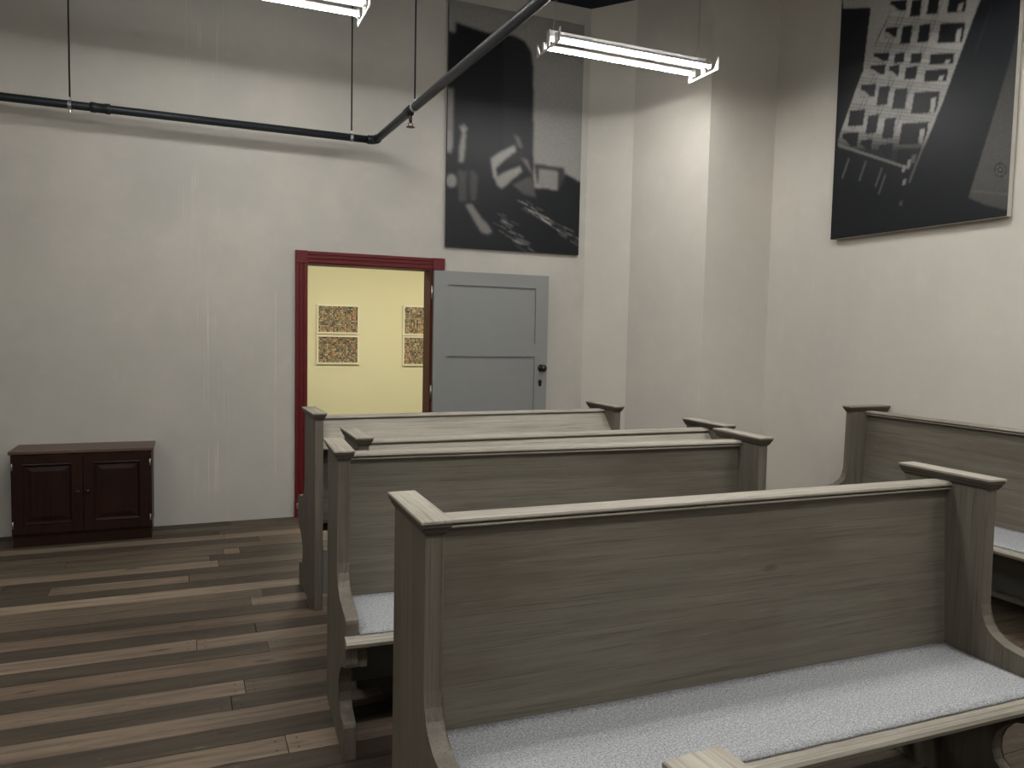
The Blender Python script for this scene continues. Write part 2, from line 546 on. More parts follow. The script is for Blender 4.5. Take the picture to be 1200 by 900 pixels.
# room beyond the door
struct(obj('floor_next_room', nb(-1.0, 4.5, 6.15, 10.0, -0.14, -0.005), M_CARPET))
struct(obj('wall_next_room_far', nb(-1.0, 4.5, 10.0, 10.1, -0.14, 2.9), M_YEL), 'pale yellow wall seen through the doorway')
struct(obj('wall_next_room_left', nb(-1.1, -1.0, 6.15, 10.1, -0.14, 2.9), M_YEL))
struct(obj('wall_next_room_right', nb(4.5, 4.6, 6.15, 10.1, -0.14, 2.9), M_YEL))
struct(obj('wall_next_room_near', nb(1.9, 4.5, 6.15, 6.17, -0.005, 2.9), M_YEL))
struct(obj('ceiling_next_room', nb(-1.1, 4.6, 6.15, 10.1, 2.9, 3.0), M_WHITE))
struct(obj('baseboard_next_room', nb(-1.0, 4.5, 9.985, 10.0, -0.005, 0.07), M_BLACK))
for lx in (1.3, 3.3):
    lamp = empty('ceiling_lamp', (lx, 7.9, 2.9))
    tag(lamp, 'flat ceiling lamp in the yellow room beyond the door', 'lamp', 'ceiling lamps beyond the door')
    obj('housing', nb(-0.32, 0.32, -0.32, 0.32, -0.05, 0.0, 0.006), M_WHITE, lamp)
    obj('diffuser', nb(-0.29, 0.29, -0.29, 0.29, -0.056, -0.049), M_LAMP, lamp)

# ------------------------------------------------------------------ doorway and open door
door = struct(empty('door_1', (DX0, YB, 0)), 'open blue-grey panelled door in an oxblood red frame')


def at_door(name, bm, mat, parent=None, smooth=False):
    bmesh.ops.translate(bm, verts=bm.verts, vec=(-DX0, -YB, 0))
    o = obj(name, bm, mat, parent or door, smooth)
    return o


CW = 0.088


def fluted(a0, a1, horizontal, c0):
    """moulded casing: stepped ribs; c0 = low edge across, a0..a1 = along"""
    bm = bmesh.new()
    prof = [(0, 0), (0, .020), (.006, .024), (.022, .024), (.026, .017), (.032, .017), (.036, .023), (.050, .023), (.054, .015), (.062, .015), (.066, .021), (.083, .021), (.088, .016), (.088, 0)]
    if horizontal:
        pts = [(YB - d, c0 + CW - t) for t, d in prof]
        return prism(bm, pts, 'x', a0, a1)
    pts = [(c0 + t, YB - d) for t, d in prof]
    return prism(bm, pts, 'z', a0, a1)


at_door('casing', fluted(0.13, DZ, False, DX0 - CW), M_RED)
at_door('casing', fluted(0.13, DZ, False, DX1 + 0.01), M_RED)
at_door('head_casing', fluted(DX0, DX1 + 0.01, True, DZ + 0.004), M_RED)
at_door('corner_block', nb(DX0 - CW - .001, DX0 + .001, YB - 0.029, YB, DZ, DZ + 0.094, 0.003), M_RED)
at_door('corner_block', nb(DX1 + 0.009, DX1 + 0.012 + CW + .01, YB - 0.029, YB, DZ, DZ + 0.094, 0.003), M_RED)
at_door('plinth_block', nb(DX0 - CW - .002, DX0 + .001, YB - 0.028, YB, 0, 0.13, 0.003), M_RED)
at_door('plinth_block', nb(DX1 + 0.009, DX1 + 0.012 + CW, YB - 0.028, YB, 0, 0.13, 0.003), M_RED)
at_door('jamb', nb(DX0 - .004, DX0 + 0.004, YB - 0.01, YB + 0.17, 0, DZ), M_JAMB)
at_door('jamb', nb(DX1 - 0.006, DX1 + 0.008, YB - 0.012, YB + 0.17, 0, DZ), M_JAMB)
at_door('head_jamb', nb(DX0, DX1, YB - 0.012, YB + 0.17, DZ - 0.004, DZ + 0.006), M_RED)
at_door('threshold', nb(DX0, DX1, YB + 0.002, YB + 0.17, -0.024, 0.012, 0.003), M_BLACK)
# leaf: frame with recessed panels
LX0, LX1, LY0, LY1, LZ0, LZ1 = 1.790, 2.797, 5.932, 5.970, 0.012, 1.926
bm = bmesh.new()
for q in ((LX0, 1.905, LZ0, LZ1), (2.682, LX1, LZ0, LZ1), (1.905, 2.682, 1.817, LZ1), (1.905, 2.682, 1.243, 1.354), (1.905, 2.682, LZ0, 0.22)):
    box(bm, q[0], q[1], LY0, LY1, q[2], q[3])
leaf = at_door('door_leaf', bm, M_DOOR)
leaf['label'] = 'blue-grey door leaf swung flat against the wall'
for z0, z1 in ((1.354, 1.817), (0.22, 1.243)):
    at_door('door_panel', nb(1.903, 2.684, LY0 + 0.013, LY1 - 0.006, z0 - 0.002, z1 + 0.002), M_DOOR, leaf)
kx, ky = 2.742, LY0
at_door('door_knob', lathe(bmesh.new(), [(0.030, 0), (0.030, .004), (0.012, .008), (0.010, .035), (0.022, .042), (0.029, .052), (0.029, .062), (0.018, .072), (0.004, .075)], (kx, ky, 1.148), (0, -1, 0), 20), M_BRONZE, leaf, True)
bm = bmesh.new()
lathe(bm, [(0.016, 0), (0.016, .005)], (2.736, ky, 1.030), (0, -1, 0), 16)
lathe(bm, [(0.013, 0), (0.013, .004)], (2.736, ky, 1.005), (0, -1, 0), 16)
box(bm, 2.724, 2.748, ky - .004, ky, 1.003, 1.032)
at_door('keyhole_plate', bm, M_BLACK, leaf)
for hz in (1.75, 0.95, 0.22):
    at_door('hinge', tube(bmesh.new(), (1.783, 5.962, hz - .055), (1.783, 5.962, hz + .055), 0.009, 10), M_STEEL, leaf, True)

# ------------------------------------------------------------------ church pews
PL = 1.85
CAPW, CAPL = 0.074, 0.341
Y0 = -CAPL / 2                               # front edge of the cap in the pew's own frame


def yz(pts):
    return [(y + Y0, z) for y, z in pts]


def make_pew():
    root = empty('church_pew')
    hl = PL / 2
    prof = [(.019, .988), (.017, .62), (.012, .585), (0, .558), (-.016, .540), (-.035, .528), (-.065, .518), (-.11, .511), (-.16, .506), (-.198, .500), (-.207, .492),
            (-.210, .480), (-.210, .345), (-.205, .333), (-.190, .326), (-.150, .320), (-.112, .300), (-.080, .278), (-.058, .250), (-.046, .215), (-.046, .180), (-.056, .152), (-.076, .136),
            (-.11, .130), (-.155, .127), (-.168, .122), (-.172, .112), (-.172, 0), (.322, 0), (.322, .988)]
    for s in (-1, 1):
        x = s * (hl - CAPW / 2)
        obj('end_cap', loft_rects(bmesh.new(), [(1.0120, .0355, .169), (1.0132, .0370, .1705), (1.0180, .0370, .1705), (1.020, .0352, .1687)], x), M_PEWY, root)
        obj('cap_moulding', loft_rects(bmesh.new(), [(.984, .0235, .156), (.989, .0245, .157), (.992, .0285, .161), (1.000, .0300, .1630), (1.004, .034, .1675), (1.0122, .0345, .168)], x), M_PEWM, root)
        obj('end_panel', prism(bmesh.new(), yz(prof), 'x', x - .022, x + .022, 0.004), M_PEWZ, root)
        xi = x - s * .022
        xa, xb = sorted((xi, xi - s * .030))
        obj('bracket', nb(xa, xb, Y0 - .200, Y0 - .120, .328, .4105, 0.003), M_PEWZ, root)
    xi = hl - CAPW / 2 - .022
    rail = [(.152, .970), (.145, .9712), (.1425, .9745), (.145, .9780), (.155, .9795), (.155, .9815), (.143, .9825), (.138, .987), (.140, .993), (.150, .998), (.198, .998), (.208, .993), (.211, .987), (.207, .9825), (.197, .9815), (.197, .970)]
    rail = [(y, z - .009) for y, z in rail]
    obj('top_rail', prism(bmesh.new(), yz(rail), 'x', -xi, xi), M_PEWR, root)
    back = [(.166, .964), (.150, .70), (.136, .47), (.134, .43), (.154, .425), (.160, .47), (.178, .964)]
    obj('back_panel', prism(bmesh.new(), yz(back), 'x', -xi, xi), M_PEWX, root)
    book = [(.196, .966), (.208, .966), (.318, .842), (.320, .832), (.306, .830), (.190, .954)]
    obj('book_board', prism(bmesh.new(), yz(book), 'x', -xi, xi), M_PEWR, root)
    obj('seat_board', nb(-xi, xi, Y0 - .209, Y0 + .150, .412, .441), M_PEWX, root)
    nose = [(-.209, .411), (-.209, .4415), (-.234, .4415), (-.237, .439), (-.240, .4405), (-.250, .437), (-.255, .429), (-.252, .418), (-.243, .411)]
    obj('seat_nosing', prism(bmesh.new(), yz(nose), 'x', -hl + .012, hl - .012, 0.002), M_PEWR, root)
    # felt cushion: thin slab, slightly wavy edge
    bm = bmesh.new()
    nx, ny = 46, 10
    r2 = random.Random(3)
    x0, x1, ya, yb = -xi + .003, xi - .003, Y0 - .214, Y0 + .136
    top, bot = [], []
    for i in range(nx + 1):
        for j in range(ny + 1):
            u, v = i / nx, j / ny
            dy = r2.uniform(-.0015, .0015) if j in (0,) else 0
            lift = .006 * max(0, (v - .85) / .15) ** 2
            e = .0025 if (i in (0, nx) or j in (0, ny)) else 0
            p = (x0 + (x1 - x0) * u, ya + (yb - ya) * v + dy)
            top.append(bm.verts.new((*p, .4525 - e + lift + r2.uniform(-.0006, .0006))))
            bot.append(bm.verts.new((*p, .4412)))
    ix = lambda i, j: i * (ny + 1) + j
    for i in range(nx):
        for j in range(ny):
            bm.faces.new((top[ix(i, j)], top[ix(i + 1, j)], top[ix(i + 1, j + 1)], top[ix(i, j + 1)]))
            bm.faces.new((bot[ix(i, j)], bot[ix(i, j + 1)], bot[ix(i + 1, j + 1)], bot[ix(i + 1, j)]))
    for i in range(nx):
        for j in (0, ny):
            bm.faces.new((top[ix(i, j)], bot[ix(i, j)], bot[ix(i + 1, j)], top[ix(i + 1, j)]))
    for j in range(ny):
        for i in (0, nx):
            bm.faces.new((top[ix(i, j)], top[ix(i, j + 1)], bot[ix(i, j + 1)], bot[ix(i, j)]))
    cu = obj('seat_cushion', bm, M_FELT, root, True)
    cu['label'] = 'thin grey felt seat pad'
    obj('seat_apron', nb(-xi, xi, Y0 - .02, Y0, .330, .4115), M_PEWX, root)
    obj('kick_board', nb(-xi, xi, Y0 + .262, Y0 + .278, .070, .300), M_KICK, root)
    return root


GP = 'greywashed church pews'
proto = make_pew()
PEWS = [  # near-left corner of the caps, angle, length, faces the viewer?
    (.4676, 1.6212, -.0143, 1.8806, True, 'long greywashed pew nearest the viewer with its whole felt seat in view'),
    (.4538, 2.6707, -.0510, 1.8434, True, 'greywashed pew directly behind the nearest full pew, facing the viewer'),
    (.5915, 2.9907, .0005, 1.8388, False, 'greywashed pew turned away, standing back to back with another pew'),
    (.5575, 3.9083, .0275, 1.8300, False, 'greywashed pew farthest back, turned towards the open doorway'),
    (.458, .283, .078, 1.85, True, 'pew at the bottom edge of the photo showing only one end cap'),
]
for i, (px, py, a, L, face, lab) in enumerate(PEWS):
    r = proto if i == 0 else copy_tree(proto)
    c, s = math.cos(a), math.sin(a)
    r.location = (px + c * L / 2 - s * CAPL / 2, py + s * L / 2 + c * CAPL / 2, 0)
    r.rotation_euler = (0, 0, a if face else a + math.pi)
    r.scale = (L / PL, 1, 1)
    tag(r, lab, 'pew', GP)
r = copy_tree(proto)
r.location = (3.872 + CAPL / 2, 3.735 - PL / 2, 0)
r.rotation_euler = (0, 0, -math.pi / 2)
r.scale = (1, 1, 1)
tag(r, 'greywashed pew standing sideways along the right wall', 'pew', GP)

# ------------------------------------------------------------------ cabinet
cab = tag(empty('storage_cabinet', (-1.075, 5.67, 0)), 'low dark mahogany two-door cabinet against the plaster wall', 'cabinet')
CWD, CHT, CDP = 0.835, 0.622, 0.322
bm = bmesh.new()
box(bm, .012, .030, .004, CDP, .075, CHT - .02)
box(bm, CWD - .030, CWD - .012, .004, CDP, .075, CHT - .02)
box(bm, .030, CWD - .030, CDP - .012, CDP, .075, CHT - .02)
box(bm, .030, CWD - .030, .004, CDP - .012, .075, .095)
box(bm, .030, CWD - .030, .004, CDP - .012, CHT - .038, CHT - .02)
obj('carcass', bm, M_CAB, cab)
obj('plinth', nb(.016, CWD - .016, .012, CDP, 0, .076), M_CABX, cab)
obj('cabinet_top', nb(0, CWD, -.012, CDP, CHT - .02, CHT, .003), M_CABT, cab)
for s in (0, 1):
    x0 = .020 if s == 0 else CWD / 2 + .002
    x1 = CWD / 2 - .002 if s == 0 else CWD - .020
    z0, z1 = .088, CHT - .024
    bm = bmesh.new()
    st = .058
    for q in ((x0, x0 + st, z0, z1), (x1 - st, x1, z0, z1), (x0 + st, x1 - st, z0, z0 + st), (x0 + st, x1 - st, z1 - st, z1)):
        box(bm, q[0], q[1], -.014, .004, q[2], q[3])
    d = obj('cabinet_door', bm, M_CAB, cab)
    # raised and fielded panel with a moulding round it
    bm = bmesh.new()
    cx, cz = (x0 + x1) / 2, (z0 + z1) / 2
    hx, hz = (x1 - x0) / 2 - st, (z1 - z0) / 2 - st
    rings = []
    for dy, ins in ((-.014, 0), (-.017, .006), (-.010, .014), (-.004, .018), (-.004, .024), (-.010, .050), (-.010, .052)):
        rings.append([bm.verts.new((cx + a * (hx - ins), dy, cz + b_ * (hz - ins))) for a, b_ in ((-1, -1), (1, -1), (1, 1), (-1, 1))])
    for r0, r1 in zip(rings, rings[1:]):
        for i in range(4):
            bm.faces.new((r0[i], r0[(i + 1) % 4], r1[(i + 1) % 4], r1[i]))
    bm.faces.new(rings[-1])
    obj('raised_panel', bm, M_CAB, d)
    kx = x1 - .026 if s == 0 else x0 + .026
    obj('knob', lathe(bmesh.new(), [(.008, 0), (.006, .006), (.006, .012), (.011, .018), (.012, .024), (.008, .029), (.002, .030)], (kx, -.014, .352), (0, -1, 0), 14), M_BLACK, d, True)
    hx_ = x0 + .001 if s == 0 else x1 - .001
    for hz_ in (.15, .525):
        obj('hinge', tube(bmesh.new(), (hx_, -.015, hz_ - .022), (hx_, -.015, hz_ + .022), .0045, 8), M_STEEL, d, True)

# ------------------------------------------------------------------ fluorescent lamps on chains
FL, FZ = 1.22, 3.30


def arc(cy_, cz, r, a0, a1, n=12):
    return [(cy_ + r * math.cos(math.radians(a0 + (a1 - a0) * i / n)), cz + r * math.sin(math.radians(a0 + (a1 - a0) * i / n))) for i in range(n + 1)]


def make_lamp():
    root = empty('fluorescent_lamp')
    h = FL / 2
    spine = [(-.004, .034), (-.020, .062), (-.020, .100), (.020, .100), (.020, .062), (.004, .034)]
    obj('spine', prism(bmesh.new(), spine, 'x', -h + .006, h - .006), M_WHITE, root)
    for s in (-1, 1):
        xa, xb = sorted((s * h, s * (h - .006)))
        pl_ = bmesh.new()
        box(pl_, xa, xb, -.176, .176, -.018, -.004)
        prism(pl_, [(-.176, -.018), (-.176, .066), (-.168, .066), (-.128, -.004)], 'x', xa, xb)
        prism(pl_, [(.176, -.018), (.176, .066), (.168, .066), (.128, -.004)], 'x', xa, xb)
        box(pl_, xa, xb, -.022, .022, -.004, .104)
        obj('end_plate', pl_, M_WHITE, root)
        for ty in (-.095, .095):
            xa, xb = sorted((s * (h - .008), s * (h - .028)))
            obj('lamp_holder', nb(xa, xb, ty - .012, ty + .012, .004, .058, .003), M_WHITE, root)
        # hanger: V wire and chain of links up to the ceiling
        x = s * (h - .05)
        bm = bmesh.new()
        path_tube(bm, [(x, -.05, .10), (x, -.004, .20)], .0022, 5)
        path_tube(bm, [(x, .05, .10), (x, .004, .20)], .0022, 5)
        z, k = .195, 0
        zt = ZC - FZ
        while z < zt - .01:
            pts = []
            for t in range(8):
                a = 2 * math.pi * t / 8
                u, v = .0075 * math.cos(a), .017 * math.sin(a)
                pts.append((x + (u if k % 2 else 0), (0 if k % 2 else u), z + .015 + v))
            path_tube(bm, pts, .0021, 4, True)
            z += .0285
            k += 1
        obj('hanging_chain', bm, M_STEEL, root)
    for ty in (-.095, .095):
        tb = obj('fluorescent_tube', prism(bmesh.new(), arc(ty, .032, .0180, -22, 202), 'x', -h + .020, h - .020), M_WHITE, root)
        obj('lit_diffuser', prism(bmesh.new(), arc(ty, .032, .0185, -160, -20), 'x', -h + .021, h - .021), M_TUBE, tb)
    return root


lamp0 = make_lamp()
n = 0
LAMPS = [(2.757, 4.655, 0), (.343, 4.655, 0), (.343, 2.43, 0), (-2.071, 2.43, 0), (1.60, 2.43, 0), (.343, .2, 0), (-2.071, .2, 0), (1.60, .2, 0), (.343, -2.0, 0),  # first two are in view; the others are unseen, added to light the room
         (2.93, 2.52, 1), (2.93, 1.12, 1), (2.93, -.28, 1)]  # turned lengthwise, invented to brighten the right wall
for lx, ly, turn in LAMPS:
    r = lamp0 if n == 0 else copy_tree(lamp0)
    n += 1
    r.location = (lx, ly, FZ)
    r.rotation_euler = (0, 0, turn * math.pi / 2)
    seen = ly == 4.655
    lab = 'lit twin-tube fluorescent lamp hanging on chains beside the plaster pillar' if lx == 2.757 else 'lit fluorescent lamp cut off by the top edge above the pipe'
    tag(r, lab if seen else 'unseen twin-tube fluorescent lamp added overhead to light the room', 'lamp',
        'chain-hung fluorescent lamps' if seen else 'added unseen fluorescent lamps')

# ------------------------------------------------------------------ sprinkler pipe
PZ = 2.852
A = Vector((1.278, 5.80, PZ))
D2 = Vector((1.375 - 1.278, 3.078 - 5.80, 0)).normalized()
pipe = tag(empty('sprinkler_pipe', (A.x, A.y, A.z)), 'black sprinkler pipe hung on rods, turning out from the wall', 'pipe')


def at_pipe(name, bm, mat, smooth=True):
    bmesh.ops.translate(bm, verts=bm.verts, vec=-A)
    return obj(name, bm, mat, pipe, smooth)


END2 = A + D2 * ((A.y - YF) / -D2.y)
at_pipe('pipe_run', tube(bmesh.new(), (XL, A.y, PZ), (A.x - .05, A.y, PZ), .027, 16), M_PIPE)
at_pipe('pipe_run', tube(bmesh.new(), A + D2 * .05, END2, .027, 16), M_PIPE)
pts = []
for i in range(9):
    t = i / 8
    p = (A - Vector((.06, 0, 0))) * (1 - t) ** 2 + 2 * A * t * (1 - t) + (A + D2 * .06) * t * t
    pts.append(p)
bm = path_tube(bmesh.new(), pts, .033, 14)
at_pipe('elbow', bm, M_PIPE)
cx = -.60
at_pipe('coupling', lathe(bmesh.new(), [(.029, 0), (.034, .004), (.034, .03), (.031, .035), (.031, .085), (.034, .09), (.034, .115), (.029, .12)], (cx, A.y, PZ), (1, 0, 0), 18), M_PIPE)
hang = [(-.715, A.y), (1.10, A.y)]
hp = A + D2 * .97
hang.append((hp.x, hp.y))
hp2 = A + D2 * 3.6
hang.append((hp2.x, hp2.y))
for i, (hx, hy) in enumerate(hang):
    at_pipe('hanger_rod', tube(bmesh.new(), (hx, hy, PZ + .035), (hx, hy, ZC), .0055, 8), M_BLACK)
    dr = Vector((1, 0, 0)) if i < 2 else D2
    bm = lathe(bmesh.new(), [(.0285, -.011), (.0315, -.010), (.0315, .010), (.0285, .011)], (hx, hy, PZ), dr, 16)
    box(bm, hx - .008, hx + .008, hy - .008, hy + .008, PZ + .028, PZ + .048)
    tube(bm, (hx, hy, PZ - .050), (hx, hy, PZ - .026), .006, 8)
    at_pipe('pipe_clamp', bm, M_STEEL, False)
sp_ = A + D2 * .885
at_pipe('sleeve', lathe(bmesh.new(), [(.029, 0), (.033, .004), (.033, .10), (.029, .104)], A + D2 * .80, D2, 18), M_PIPE)
bm = lathe(bmesh.new(), [(.011, 0), (.011, .052), (.008, .054), (.008, .060)], (sp_.x, sp_.y, PZ - .02), (0, 0, -1), 12)
path_tube(bm, [(sp_.x - .010, sp_.y, PZ - .078), (sp_.x - .016, sp_.y, PZ - .088), (sp_.x - .004, sp_.y, PZ - .104)], .003, 6)
path_tube(bm, [(sp_.x + .010, sp_.y, PZ - .078), (sp_.x + .016, sp_.y, PZ - .088), (sp_.x + .004, sp_.y, PZ - .104)], .003, 6)
lathe(bm, [(.026, 0), (.028, .002), (.028, .004), (.010, .006)], (sp_.x, sp_.y, PZ - .103), (0, 0, -1), 16)
at_pipe('sprinkler_head', bm, M_BRONZE)


# ------------------------------------------------------------------ wall photographs (flat prints painted point by point)
def inpoly(PX, PY, pts):
    inside = np.zeros(PX.shape, bool)
    n = len(pts)
    for i in range(n):
        x0, y0 = pts[i]
        x1, y1 = pts[(i + 1) % n]
        if y0 == y1:
            continue
        c = ((y0 > PY) != (y1 > PY)) & (PX < (x1 - x0) * (PY - y0) / (y1 - y0) + x0)
        inside ^= c
    return inside


def blur(a, n=1):
    for _ in range(n):
        p = np.pad(a, 1, mode='edge')
        a = (p[1:-1, 1:-1] * 4 + p[:-2, 1:-1] * 2 + p[2:, 1:-1] * 2 + p[1:-1, :-2] * 2 + p[1:-1, 2:] * 2 + p[:-2, :-2] + p[2:, 2:] + p[:-2, 2:] + p[2:, :-2]) / 16
    return a


def seg_dist(PX, PY, a, b_):
    ax, ay = a
    dx, dy = b_[0] - ax, b_[1] - ay
    t = np.clip(((PX - ax) * dx + (PY - ay) * dy) / (dx * dx + dy * dy), 0, 1)
    return np.hypot(PX - ax - t * dx, PY - ay - t * dy)


def print_mesh(name, corners, nu, nv, paint, parent, tint=(1.0, 0.97, 0.92), dark_tint=(0.85, 1.0, 1.3)):
    """corners TL, TR, BR, BL (world); paint(PX, PY) -> albedo grid"""
    TL, TR, BR, BL = [np.array(c, float) for c in corners]
    u = np.linspace(0, 1, nu + 1)[None, :, None]
    v = np.linspace(0, 1, nv + 1)[:, None, None]
    P = (TL * (1 - u) + TR * u) * (1 - v) + (BL * (1 - u) + BR * u) * v
    PX, PY = photo_px(P.reshape(-1, 3))
    val = paint(PX.reshape(nv + 1, nu + 1), PY.reshape(nv + 1, nu + 1))
    if val.ndim == 2:
        k = np.clip(val / 0.05, 0, 1)[..., None]
        val = val[..., None] * (np.array(tint) * k + np.array(dark_tint) * (1 - k))
    idx = np.arange((nu + 1) * (nv + 1)).reshape(nv + 1, nu + 1)
    faces = np.stack([idx[:-1, :-1], idx[1:, :-1], idx[1:, 1:], idx[:-1, 1:]], -1).reshape(-1, 4)
    me = bpy.data.meshes.new(name)
    loc = np.array(parent.location)
    me.from_pydata((P.reshape(-1, 3) - loc).tolist(), [], faces.tolist())
    at = me.color_attributes.new('print', 'FLOAT_COLOR', 'POINT')
    rgba = np.ones((val.shape[0] * val.shape[1], 4), np.float32)
    rgba[:, :3] = np.clip(val.reshape(-1, 3), 0.002, 0.9)
    at.data.foreach_set('color', rgba.ravel())
    me.materials.append(M_PRINT)
    o = bpy.data.objects.new(name, me)
    C.objects.link(o)
    o.parent = parent
    return o


def c2(pts, ox, oy, k):
    return [(ox + x / k, oy + y / k) for x, y in pts]


def paint_left(PX, PY):
    Q = lambda p: c2(p, 500, 0, 2.905)
    g = np.full(PX.shape, 0.225)
    g = np.where(inpoly(PX, PY, Q([(60, -20), (560, -20), (560, 90), (60, 20)])), 0.20, g)
    dark = inpoly(PX, PY, Q([(50, 100), (78, 104), (96, 112), (98, 74), (150, 92), (210, 112), (250, 108), (300, 122), (335, 140), (356, 175), (364, 230), (364, 560), (365, 640), (400, 640), (440, 600), (475, 592), (560, 640), (560, 900), (40, 900)]))
    g = np.where(dark, 0.011, g)
    g = np.where(dark & (PX > 590) & (PY < 190), 0.015 + 0.008 * (np.sin(PY * 1.1) > 0.2), g)
    g = np.where(inpoly(PX, PY, Q([(50, 300), (92, 300), (90, 450), (84, 520), (50, 520)])), 0.17, g)
    g = np.where(inpoly(PX, PY, Q([(50, 450), (86, 442), (90, 505), (50, 520)])), 0.22, g)
    ground = inpoly(PX, PY, Q([(40, 660), (280, 640), (370, 668), (430, 690), (560, 640), (560, 900), (40, 900)]))
    g = np.where(ground, 0.012, g)
    # raised arm, head, striped shirt, leg of the left figure
    g = np.where(inpoly(PX, PY, Q([(119, 460), (134, 456), (131, 500), (125, 552), (109, 550), (112, 500)])), 0.22, g)
    for f in ((116, 430), (126, 424), (136, 434)):
        g = np.where(seg_dist(PX, PY, *Q([(125, 455), f])) < 1.1, 0.26, g)
    g = np.where(np.hypot((PX - (500 + 84 / 2.905)) / 6, (PY - 615 / 2.905) / 8) < 1, 0.20, g)
    sh = inpoly(PX, PY, Q([(105, 582), (160, 580), (174, 600), (170, 680), (110, 686)]))
    g = np.where(sh, 0.02 + 0.075 * (np.sin(PY * 2.0 + PX * 0.25) > 0.3) * (np.abs(PX - 549) > 2.5), g)
    g = np.where(inpoly(PX, PY, Q([(132, 697), (153, 694), (186, 742), (210, 766), (223, 790), (206, 797), (186, 790), (166, 758)])), 0.16, g)
    # bent limbs of the middle figure
    g = np.where(inpoly(PX, PY, Q([(218, 540), (250, 518), (300, 494), (304, 514), (262, 546), (236, 572), (238, 604), (228, 606)])), 0.27, g)
    g = np.where(inpoly(PX, PY, Q([(232, 606), (262, 588), (318, 566), (324, 584), (290, 612), (256, 642), (240, 630)])), 0.23, g)
    g = np.where(inpoly(PX, PY, Q([(296, 456), (316, 468), (328, 506), (312, 500)])), 0.10, g)
    g = np.where(inpoly(PX, PY, Q([(320, 536), (345, 545), (362, 600), (352, 584)])), 0.11, g)
    g = np.where(inpoly(PX, PY, Q([(292, 628), (356, 600), (372, 672), (330, 660)])), 0.05 + 0.03 * (np.sin((PX + PY) * 1.5) > 0), g)
    # bag
    g = np.where(inpoly(PX, PY, Q([(366, 556), (468, 572), (472, 600), (452, 640), (376, 634)])), 0.035, g)
    g = np.where(inpoly(PX, PY, Q([(382, 574), (446, 584), (446, 640), (380, 626)])), 0.20, g)
    g = np.where(inpoly(PX, PY, Q([(376, 626), (446, 640), (444, 648), (374, 634)])), 0.24, g)
    g = blur(g, 3)
    # scratches of light on the ground
    r = random.Random(5)
    for i in range(70):
        if i < 40:
            t = r.random()
            x, y = 320 + 190 * t + r.uniform(-12, 12), 690 + 130 * t + r.uniform(-14, 18)
        else:
            t = r.random()
            x, y = 240 + 90 * t + r.uniform(-25, 25), 735 + 110 * t + r.uniform(-20, 20)
        l = r.uniform(10, 34)
        d = seg_dist(PX, PY, *Q([(x, y), (x + l, y + l * r.uniform(.35, .75))]))
        g = g + r.uniform(.03, .13) * np.clip(1.1 - d, 0, 1)
    g = blur(g, 1)
    return g * (1 + 0.06 * rng.standard_normal(g.shape))


